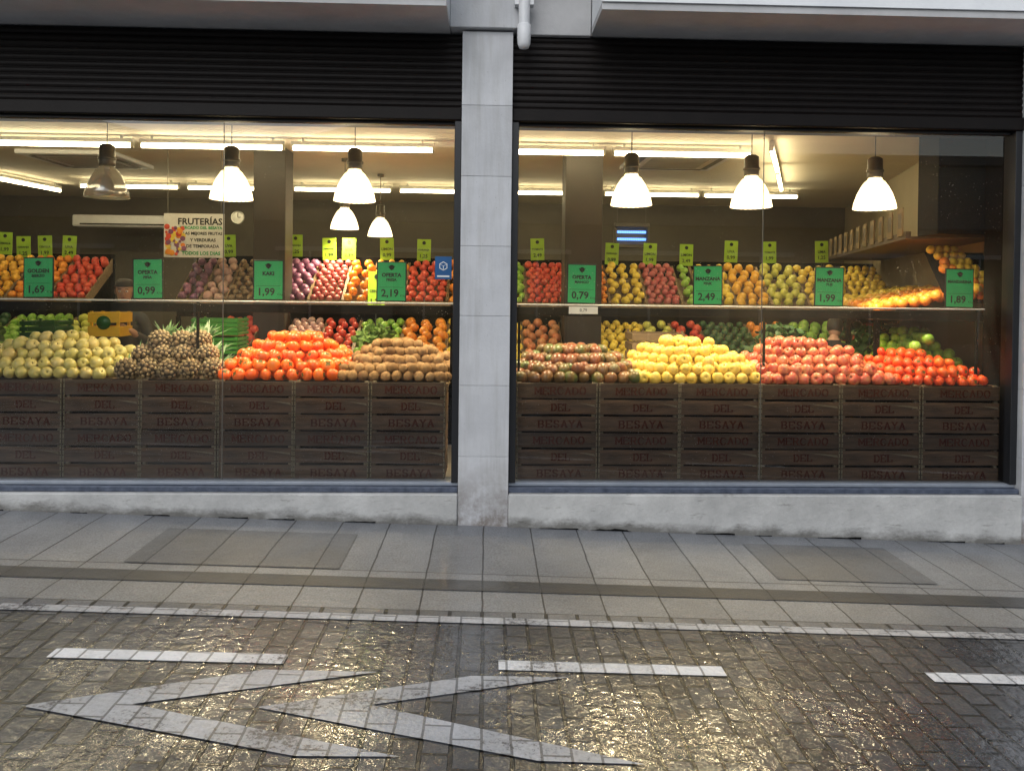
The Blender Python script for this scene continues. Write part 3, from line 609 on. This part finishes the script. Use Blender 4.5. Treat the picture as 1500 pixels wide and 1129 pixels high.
def rack(nm,lst,ya,za,yb,zb,r):
    e=empty(nm); f=MB(); s=MB()
    for a,b,k in lst:
        slope(f,a+.02,b-.02,ya,za+.03,yb,zb+.03,r*U(.85,1.2),keys.index(k),U(.85,1.25))
        s.add([(a,ya-.05,za-.09),(b,ya-.05,za-.09),(b,yb+.05,zb-.09),(a,yb+.05,zb-.09)],[(0,1,2,3)],0)
        s.bbox(a,b-.004,ya-.06,ya-.048,za-.09,za+.012,.002,0)
        for x in(a,b-.016):
            s.add([(x,ya-.047,za-.09),(x+.012,ya-.047,za-.09),(x+.012,yb+.05,zb-.09),(x,yb+.05,zb-.09),(x,ya-.047,za+.02),(x+.012,ya-.047,za+.02),(x+.012,yb+.05,zb+.05),(x,yb+.05,zb+.05)],[(0,3,2,1),(4,5,6,7),(0,1,5,4),(1,2,6,5),(2,3,7,6),(3,0,4,7)],0)
    x0=min(a for a,_,_ in lst);x1=max(b for _,b,_ in lst)
    s.box(x0,x1,ya-.03,yb+.1,za-.17,za-.1,1); s.box(x0,x1,yb+.07,yb+.1,-.12,zb+.1,1)
    for a,b,k in lst[::3]: s.box(a-.02,a+.02,ya,ya+.04,-.12,za-.17,1)
    f.finish('produce',[fm[k] for k in keys],e); s.finish('rack_frame',[M_shelf,M_black],e)
rack('produce_rack',[t for t in up if t[0]<-4],3.05,1.36,3.5,1.74,.042)
rack('produce_rack',[t for t in up if -4<t[0]],3.05,1.36,3.5,1.74,.042)
rack('produce_rack_lower',[t for t in lo if t[0]<-3],2.3,.78,2.95,1.12,.045)
rack('produce_rack_lower',[t for t in lo if t[0]>-3],2.3,.78,2.95,1.12,.045)
e=empty('side_wall_display'); m=MB(); m.bbox(-.66,-.62,-.2,4.0,1.93,1.99,.003,0,L); m.box(-.62,-.001,-.2,4.0,1.93,1.95,0,L)
for i in range(11):
    y=-.15+i*.36; m.bbox(-.672,-.662,y,y+.17,1.96,2.18,.002,1,L); m.box(-.6735,-.6725,y+.03,y+.14,2.02,2.14,2,L)
m.finish('header_board',[M_dshelf,plain('kraft_card',(.20,.14,.06),.7),M_dshelf],e)
f=MB(); s=MB()
for i,k in enumerate(['or','or','yo','ye','ye','ye']):
    y0=-.25+i*.60
    for a in range(7):
        for b in range(9):
            M=L@T(-.86+b*.085+(.04 if a%2 else 0)+U(-.01,.01),y0+a*.083+U(-.008,.008),1.39+b*.018+U(-.01,.02),U(-1,1),U(-1,1),0,.044); f.add(RG[0],RG[1],keys.index(k if R()>.12 else 'ye'),True,M)
    for a in range(7):
        for b in range(6):
            M=L@T(-.95+b*.09,y0+a*.085,.86+b*.06,U(-1,1),U(-1,1),0,.047); f.add(RG[0],RG[1],keys.index(['gr','gr','dg','re','gr','or'][i]),True,M)
for j in range(8):
    for i in range(8):
        x=3.50+i*.062+(.03 if j%2 else 0); t=j/7
        if x>3.96 or x<3.50+.12*(1-t) or x>3.72+.30*(1-t): continue
        M=T(x,.74+.3*t,1.50+.36*t,U(-1,1),U(-1,1),U(0,6),.037*U(.9,1.1)); f.add(RG[0],RG[1],keys.index('or' if (i+j)<7 else 'ye'),True,M)
s.add([(3.50,.76,1.44),(3.99,.76,1.44),(3.99,1.08,1.84),(3.50,1.08,1.84)],[(0,1,2,3)],0)
s.box(-.9,-.02,-.3,3.6,1.30,1.34,0,L); s.bbox(-.92,-.9,-.3,3.6,1.30,1.39,.003,1,L); s.box(-1.0,-.02,-.3,3.6,.74,.78,0,L)
for y in(-.25,1,2.3,3.5): s.box(-.88,-.84,y,y+.04,-.12,1.3,0,L)
f.finish('produce',[fm[k] for k in keys],e); s.finish('shelves',[M_black,M_dshelf],e)

# ------------------------------------------------------------------ misc interior objects
m=MB(); m.bbox(-.34,.34,0,.01,-.25,.25,.002,0)
put_text(m,'FRUTERÍAS',.12,.07,-.002,.17,1,.5,.003); put_text(m,'MERCADO DEL BESAYA',.05,.08,-.002,.09,2,.48,.002)
for i,t in enumerate(('LAS MEJORES FRUTAS','Y VERDURAS','DE TEMPORADA')): put_text(m,t,.05,.10,-.002,.02-.07*i,1,.44,.0015)
put_text(m,'TODOS LOS DIAS',.055,.08,-.002,-.2,2,.46,.002)
for i in range(46):
    x=-.31+R()**1.4*.2; z=-.22+R()*.32; rr=U(.015,.035)
    m.lathe([(0,.0),(rr*.8,.0005),(rr,-.0006)],12,3+int(R()*4),T(x,-.0015-i*.0002,z,math.pi/2,0,0))
o=m.finish('shop_poster',[M_white,M_txt,M_tag,fm['or'],fm['pu'],fm['ye'],fm['re']]); o.location=(-3.02,3.0,2.02); o.scale=(.9,.9,.9)
m=MB()
for x in(-.3,.3): m.box(x-.003,x+.003,.003,.008,.25,.97,0)
m.finish('hanging_wires',[M_lampg],o)
m=MB(); m.bbox(-.92,.92,0,.22,-.085,.085,.02,0); m.box(-.8,.8,-.004,.0,-.06,-.04,1); m.finish('air_conditioner',[M_pvc,M_black],None,(-5.2,6.5,2.45))
m=MB(); m.lathe([(0,0),(.07,0),(.08,-.02),(.09,-.02),(.09,.03)],24,0,T(0,0,0,math.pi/2,0,0)); m.box(-.004,.004,-.012,-.01,0,.06,1); m.box(0,.04,-.012,-.01,-.004,.004,1); m.finish('wall_clock',[M_white,M_txt],None,(-3.54,6.0,2.48))
e=empty('insect_killer_lamp'); m=MB(); m.bbox(-.22,.22,0,.1,.10,.16,.01,0); m.bbox(-.22,.22,0,.1,-.16,-.10,.01,0); m.bbox(-.22,-.19,0,.1,-.1,.1,.004,0); m.bbox(.19,.22,0,.1,-.1,.1,.004,0)
for i in range(17): m.box(-.185+i*.023,-.183+i*.023,.005,.008,-.1,.1,0)
m.box(-.19,.19,.09,.095,-.1,.1,0)
for x in(-.18,.18): m.box(x-.003,x+.003,.05,.056,.16,.62,0)
m.finish('casing',[M_lampg],e); m=MB()
for z in(-.045,.045): m.lathe([(.016,-.18),(.016,.18)],8,0,T(0,.05,z,0,math.pi/2,0))
m.finish('uv_tube',[emis('uv_blue',(.15,.35,1),3)],e); e.location=(1.80,4.6,2.20)
def cassette(x,y,nm):
    m=MB(); m.bbox(-.5,.5,-.5,.5,2.85,2.899,.01,0)
    for s_ in(-.4,.4): m.box(-.38,.38,s_-.03,s_+.03,2.846,2.849,1); m.box(s_-.03,s_+.03,-.36,.36,2.8455,2.8485,1)
    for i in range(9): m.box(-.3,.3,-.28+i*.07,-.26+i*.07,2.847,2.8495,1)
    m.finish(nm,[M_pvc,M_lampg],None,(x,y,0))
cassette(1.95,3.05,'ceiling_air_cassette'); cassette(-4.4,3.6,'ceiling_air_cassette')
def plastic_crate(x,y,z,w,d,h,mat,nm,slats=4):
    m=MB(); t=.012
    for k in range(slats):
        a=k*h/slats; b_=a+h/slats*.72
        m.bbox(-w/2,w/2,0,t,a,b_,.002,0); m.bbox(-w/2,w/2,d-t,d,a,b_,.002,0); m.bbox(-w/2,-w/2+t,t,d-t,a,b_,.002,0); m.bbox(w/2-t,w/2,t,d-t,a,b_,.002,0)
    for sx in(-w/2+t,w/2-t-.02):
        for sy in(t,d-t-.02): m.box(sx,sx+.02,sy,sy+.02,0,h,0)
    m.box(-w/2+t,w/2-t,t,d-t,.0,.008,0); return m.finish(nm,[mat],None,(x,y,z))
M_gp=plain('green_plastic',(.04,.24,.025),.4); M_yp=plain('yellow_plastic',(.8,.47,.02),.45); M_dgp=plain('dark_green_plastic',(.02,.12,.03),.4)
plastic_crate(-2.35,1.7,1.08,.40,.3,.15,M_gp,'green_crate'); plastic_crate(-2.35,1.7,.92,.40,.3,.15,M_gp,'green_crate'); plastic_crate(-3.85,1.7,1.0,.3,.3,.2,M_dgp,'green_crate')
plastic_crate(-2.36,1.72,.72,.42,.3,.19,M_dgp,'green_crate')
plastic_crate(1.48,1.6,.90,.46,.35,.26,M_shelf,'wooden_crate',3)
m=MB(); m.box(-2.9,-2.0,1.6,2.1,.66,.70,0)
for x in(-2.85,-2.05): m.box(x,x+.04,1.65,1.69,-.12,.66,0)
m.box(-4.1,-3.6,1.6,2.1,.96,.99,0); m.box(-4.05,-4.0,1.65,1.7,-.12,.96,0); m.box(-3.7,-3.65,1.65,1.7,-.12,.96,0); m.box(1.2,1.76,1.55,2.0,.86,.895,0); m.box(1.25,1.3,1.6,1.65,-.12,.86,0); m.box(1.65,1.7,1.6,1.65,-.12,.86,0)
m.finish('stock_stand',[M_shelf])
def leafy(nm,cx,cy,cz,rx,rz,n,mat):
    m=MB()
    for i in range(n):
        a=U(0,6.28);b_=U(0,1.5); p=Vector((cx+rx*math.cos(a)*math.cos(b_)*U(.4,1),cy+.15*math.sin(a),cz+rz*math.sin(b_)))
        M=T(p.x,p.y,p.z,U(-1,1),U(-1,1),U(0,6),U(.03,.07)); vs=[(-1,0,0),(-.5,.5,.3),(.4,.6,.1),(1,0,.35),(.4,-.6,0),(-.5,-.5,.25),(0,0,-.1)]
        m.add(vs,[(6,0,1),(6,1,2),(6,2,3),(6,3,4),(6,4,5),(6,5,0)],0,True,M)
    m.finish(nm,[mat])
ML=mottled('lettuce_leaf',(.12,.28,.05),(.35,.5,.15),20,.5,.1,60,island=.5); ML2=mottled('chard_leaf',(.02,.07,.02),(.06,.16,.04),20,.5,.1,60,island=.5)
leafy('lettuce_bunch',-4.0,1.1,.95,.3,.3,160,ML); leafy('chard_bunch',2.5,1.5,.98,.3,.22,160,ML2); leafy('chard_bunch',3.3,1.5,.98,.22,.22,120,ML2); leafy('lettuce_bunch',-1.0,1.9,1.0,.2,.16,90,ML)
m=MB(); m.bbox(-.055,.055,0,.002,-.075,.075,.0005,0)
for a in range(6):
    t0=math.pi/6+a*math.pi/3; t1=t0+math.pi/3; p0=(.03*math.cos(t0),.012+.03*math.sin(t0)); p1=(.03*math.cos(t1),.012+.03*math.sin(t1)); k=.82
    m.add([(p0[0],-.001,p0[1]),(p1[0],-.001,p1[1]),(p1[0]*k,-.001,.012+(p1[1]-.012)*k),(p0[0]*k,-.001,.012+(p0[1]-.012)*k)],[(0,1,2,3)],1)
    if a%2==0: m.add([(-.002,-.001,.012),(.002,-.001,.012),(p0[0]+.002,-.001,p0[1]),(p0[0]-.002,-.001,p0[1])],[(0,1,2,3)],1)
m.box(-.04,.04,-.0015,-.001,-.06,-.05,1); m.finish('window_sticker',[plain('sticker_blue',(.01,.09,.25),.4),M_white],None,(-.295,.08,1.64))

# ------------------------------------------------------------------ people
M_skin=mottled('skin',(.46,.26,.17),(.55,.32,.22),10,.5,.05,60); M_hair=mottled('hair',(.012,.009,.007),(.02,.015,.012),60,.5,.4,120)
def person(nm,loc,rz,scale,joints,edges,shirt,pants,headpos,headtilt,skin_test):
    e=empty(nm)
    names=list(joints); me=bpy.data.meshes.new('body'); me.from_pydata([joints[n][0] for n in names],[(names.index(a),names.index(b)) for a,b in edges],[])
    o=bpy.data.objects.new('body',me); scene.collection.objects.link(o)
    md=o.modifiers.new('s','SKIN'); md.use_smooth_shade=True
    for i,n in enumerate(names):
        sv=me.skin_vertices[0].data[i]; rr=joints[n][1]; sv.radius=rr if isinstance(rr,tuple) else (rr,rr); sv.use_root=(n=='pelvis')
    sb=o.modifiers.new('u','SUBSURF'); sb.levels=2; sb.render_levels=2
    dg=bpy.context.evaluated_depsgraph_get(); m2=bpy.data.meshes.new_from_object(o.evaluated_get(dg)); bpy.data.objects.remove(o)
    m2.materials.clear()
    for mm in(shirt,pants,M_skin): m2.materials.append(mm)
    for p in m2.polygons: p.material_index=skin_test(p.center); p.use_smooth=True
    o=bpy.data.objects.new('body',m2); scene.collection.objects.link(o); o.parent=e
    h=MB(); H=Matrix.Translation(headpos)@Euler(headtilt).to_matrix().to_4x4()
    hp=[(0,.118),(.045,.11),(.07,.085),(.078,.05),(.078,.01),(.072,-.03),(.058,-.07),(.04,-.1),(.018,-.112),(0,-.113)]
    h.lathe(hp,20,0,H@Matrix.Diagonal((1,1.2,1,1)))
    h.lathe([(0,.02),(.008,.012),(.014,-.005),(.012,-.014),(0,-.018)],8,0,H@T(0,-.097,-.012))
    for sx in(-1,1):
        h.lathe([(0,.012),(.012,.006),(.014,0),(.012,-.006),(0,-.012)],10,2,H@T(sx*.029,-.081,.012)); h.lathe([(0,.005),(.006,.003),(.006,-.003),(0,-.005)],8,1,H@T(sx*.029,-.092,.012))
        h.box(sx*.029-.015,sx*.029+.015,-.094,-.084,.032,.037,1,H)
        h.lathe([(0,.03),(.012,.022),(.016,0),(.01,-.022),(0,-.028)],8,0,H@T(sx*.081,.005,.0)@Matrix.Diagonal((.5,1,1,1)))
    h.lathe([(0,.006),(.022,.002),(.022,-.002),(0,-.006)],12,3,H@T(0,-.082,-.052)@Matrix.Diagonal((1,.5,1,1)))
    hv,hf=lathe_geo([(0,.13),(.05,.122),(.078,.095),(.087,.055),(.087,.01),(.08,-.03),(.06,-.055)],20)
    keep=[f for f in hf if not(sum(hv[i][1] for i in f)/len(f)<-.02 and sum(hv[i][2] for i in f)/len(f)<.062)]
    h.add(hv,keep,1,True,H@T(0,.006,0)@Matrix.Diagonal((1,1.2,1,1)))
    h.finish('head',[M_skin,M_hair,M_white,plain('lips',(.3,.1,.08),.5)],e)
    e.location=loc; e.rotation_euler=(0,0,rz); e.scale=(scale,)*3; return e
def std(hl,hr,el,er,lean=0):
    J={'pelvis':((0,0,.93),(.15,.10)),'waist':((0,-lean*.3,1.1),(.135,.095)),'chest':((0,-lean*.7,1.3),(.165,.11)),'up':((0,-lean,1.42),(.10,.08)),'neck':((0,-lean*1.1,1.50),.052),'nk2':((0,-lean*1.2,1.56),.05),
    'sl':((-.17,-lean,1.40),.062),'sr':((.17,-lean,1.40),.062),'el':(el,.046),'er':(er,.046),'wl':(hl,.03),'wr':(hr,.03),
    'hipl':((-.09,0,.86),.095),'hipr':((.09,0,.86),.095),'kl':((-.1,-.02,.48),.06),'kr':((.1,-.02,.48),.06),'al':((-.11,.02,.08),.042),'ar':((.11,.02,.08),.042),'tl':((-.12,-.14,.035),.035),'tr':((.12,-.14,.035),.035)}
    E=[('pelvis','waist'),('waist','chest'),('chest','up'),('up','neck'),('neck','nk2'),('up','sl'),('up','sr'),('sl','el'),('el','wl'),('sr','er'),('er','wr'),('pelvis','hipl'),('pelvis','hipr'),('hipl','kl'),('hipr','kr'),('kl','al'),('kr','ar'),('al','tl'),('ar','tr')]
    for s_,w,ee in((-1,hl,el),(1,hr,er)):
        w=Vector(w); d=(w-Vector(ee)).normalized(); t='l' if s_<0 else 'r'; side=Vector((0,0,1)); pm=w+d*.06
        J['p'+t]=(tuple(pm),(.032,.02)); E.append(('w'+t,'p'+t))
        for q in range(4):
            b_=pm+d*.02+side*(.026-.017*q); ln=[.036,.042,.039,.03][q]; J[f'f{t}{q}a']=(tuple(b_+d*ln*.6),.009); c=b_+d*ln*1.5+Vector((-s_*.012,0,0)); J[f'f{t}{q}b']=(tuple(c),.007)
            E+= [('p'+t,f'f{t}{q}a'),(f'f{t}{q}a',f'f{t}{q}b')]
        J['th'+t]=(tuple(w+d*.04+side*.04+Vector((-s_*.02,0,0))),.010); J['tj'+t]=(tuple(w+d*.075+side*.05+Vector((-s_*.03,0,0))),.008); E+=[('w'+t,'th'+t),('th'+t,'tj'+t)]
    return J,E
J,E=std((-.17,-.30,1.28),(.17,-.30,1.28),(-.25,-.05,1.17),(.25,-.05,1.17))
def tst(c): return 2 if (c.z>1.49 or (c.y<-.25 and c.z>1)) else (0 if c.z>.9 else 1)
person('shop_worker',(-3.34,2.2,-.12),.06,.945,J,E,mottled('worker_shirt',(.05,.055,.05),(.08,.085,.08),10,.8,.2,60),plain('trousers',(.03,.03,.035),.8),(0,-.02,1.655),(.1,0,.25),tst)
yc=plastic_crate(-3.29,1.70,1.06,.27,.24,.24,M_yp,'yellow_crate',2)
m=MB(); m.lathe([(0,0),(.06,.001),(.06,-.003)],16,0,T(0,-.003,.12,math.pi/2,0,0)); m.finish('crate_emblem',[M_dgp],yc)
J,E=std((-.2,-.42,.98),(.2,-.42,.98),(-.24,-.25,1.16),(.24,-.25,1.16),lean=.28)
person('customer',(3.05,1.75,-.12),2.6,.80,J,E,plain('dark_coat',(.01,.01,.012),.8),plain('dark_trousers',(.015,.015,.02),.8),(0,-.40,1.62),(.5,0,0),lambda c:2 if ((c.z>1.5) or (c.y<-.42 and c.z<1.1)) else (0 if c.z>.7 else 1))

# ------------------------------------------------------------------ light and camera
w=bpy.data.worlds.new('World'); scene.world=w; w.use_nodes=True; nt=w.node_tree; nt.nodes.clear()
out=nt.nodes.new('ShaderNodeOutputWorld'); bg=nt.nodes.new('ShaderNodeBackground'); sk=nt.nodes.new('ShaderNodeTexSky'); sk.sky_type='NISHITA'; sk.sun_disc=False
sk.sun_elevation=math.radians(42); sk.sun_rotation=math.radians(200); sk.dust_density=2; sk.air_density=1.5
hs=nt.nodes.new('ShaderNodeHueSaturation'); hs.inputs['Saturation'].default_value=.55; lk(nt,sk.outputs[0],hs.inputs['Color']); lk(nt,hs.outputs[0],bg.inputs[0]); bg.inputs[1].default_value=.14; lk(nt,bg.outputs[0],out.inputs[0])
sl=bpy.data.lights.new('sun','SUN'); sl.energy=1.05; sl.angle=math.radians(50); sl.color=(.90,.95,1); so=bpy.data.objects.new('sun',sl); scene.collection.objects.link(so)
so.rotation_euler=(math.radians(55),0,math.radians(-20))
cam=bpy.data.cameras.new('camera'); co=bpy.data.objects.new('camera',cam); scene.collection.objects.link(co)
cam.sensor_width=36; cam.lens=1127/1500*36; cam.shift_y=-.084; cam.clip_end=1500; cam.clip_start=.05
co.location=(0,-5,1.5)
co.rotation_euler=(Matrix.Rotation(math.radians(-1.8),3,'Z')@Matrix.Rotation(math.radians(90-.7),3,'X')@Matrix.Rotation(math.radians(.65),3,'Z')).to_euler()
scene.camera=co
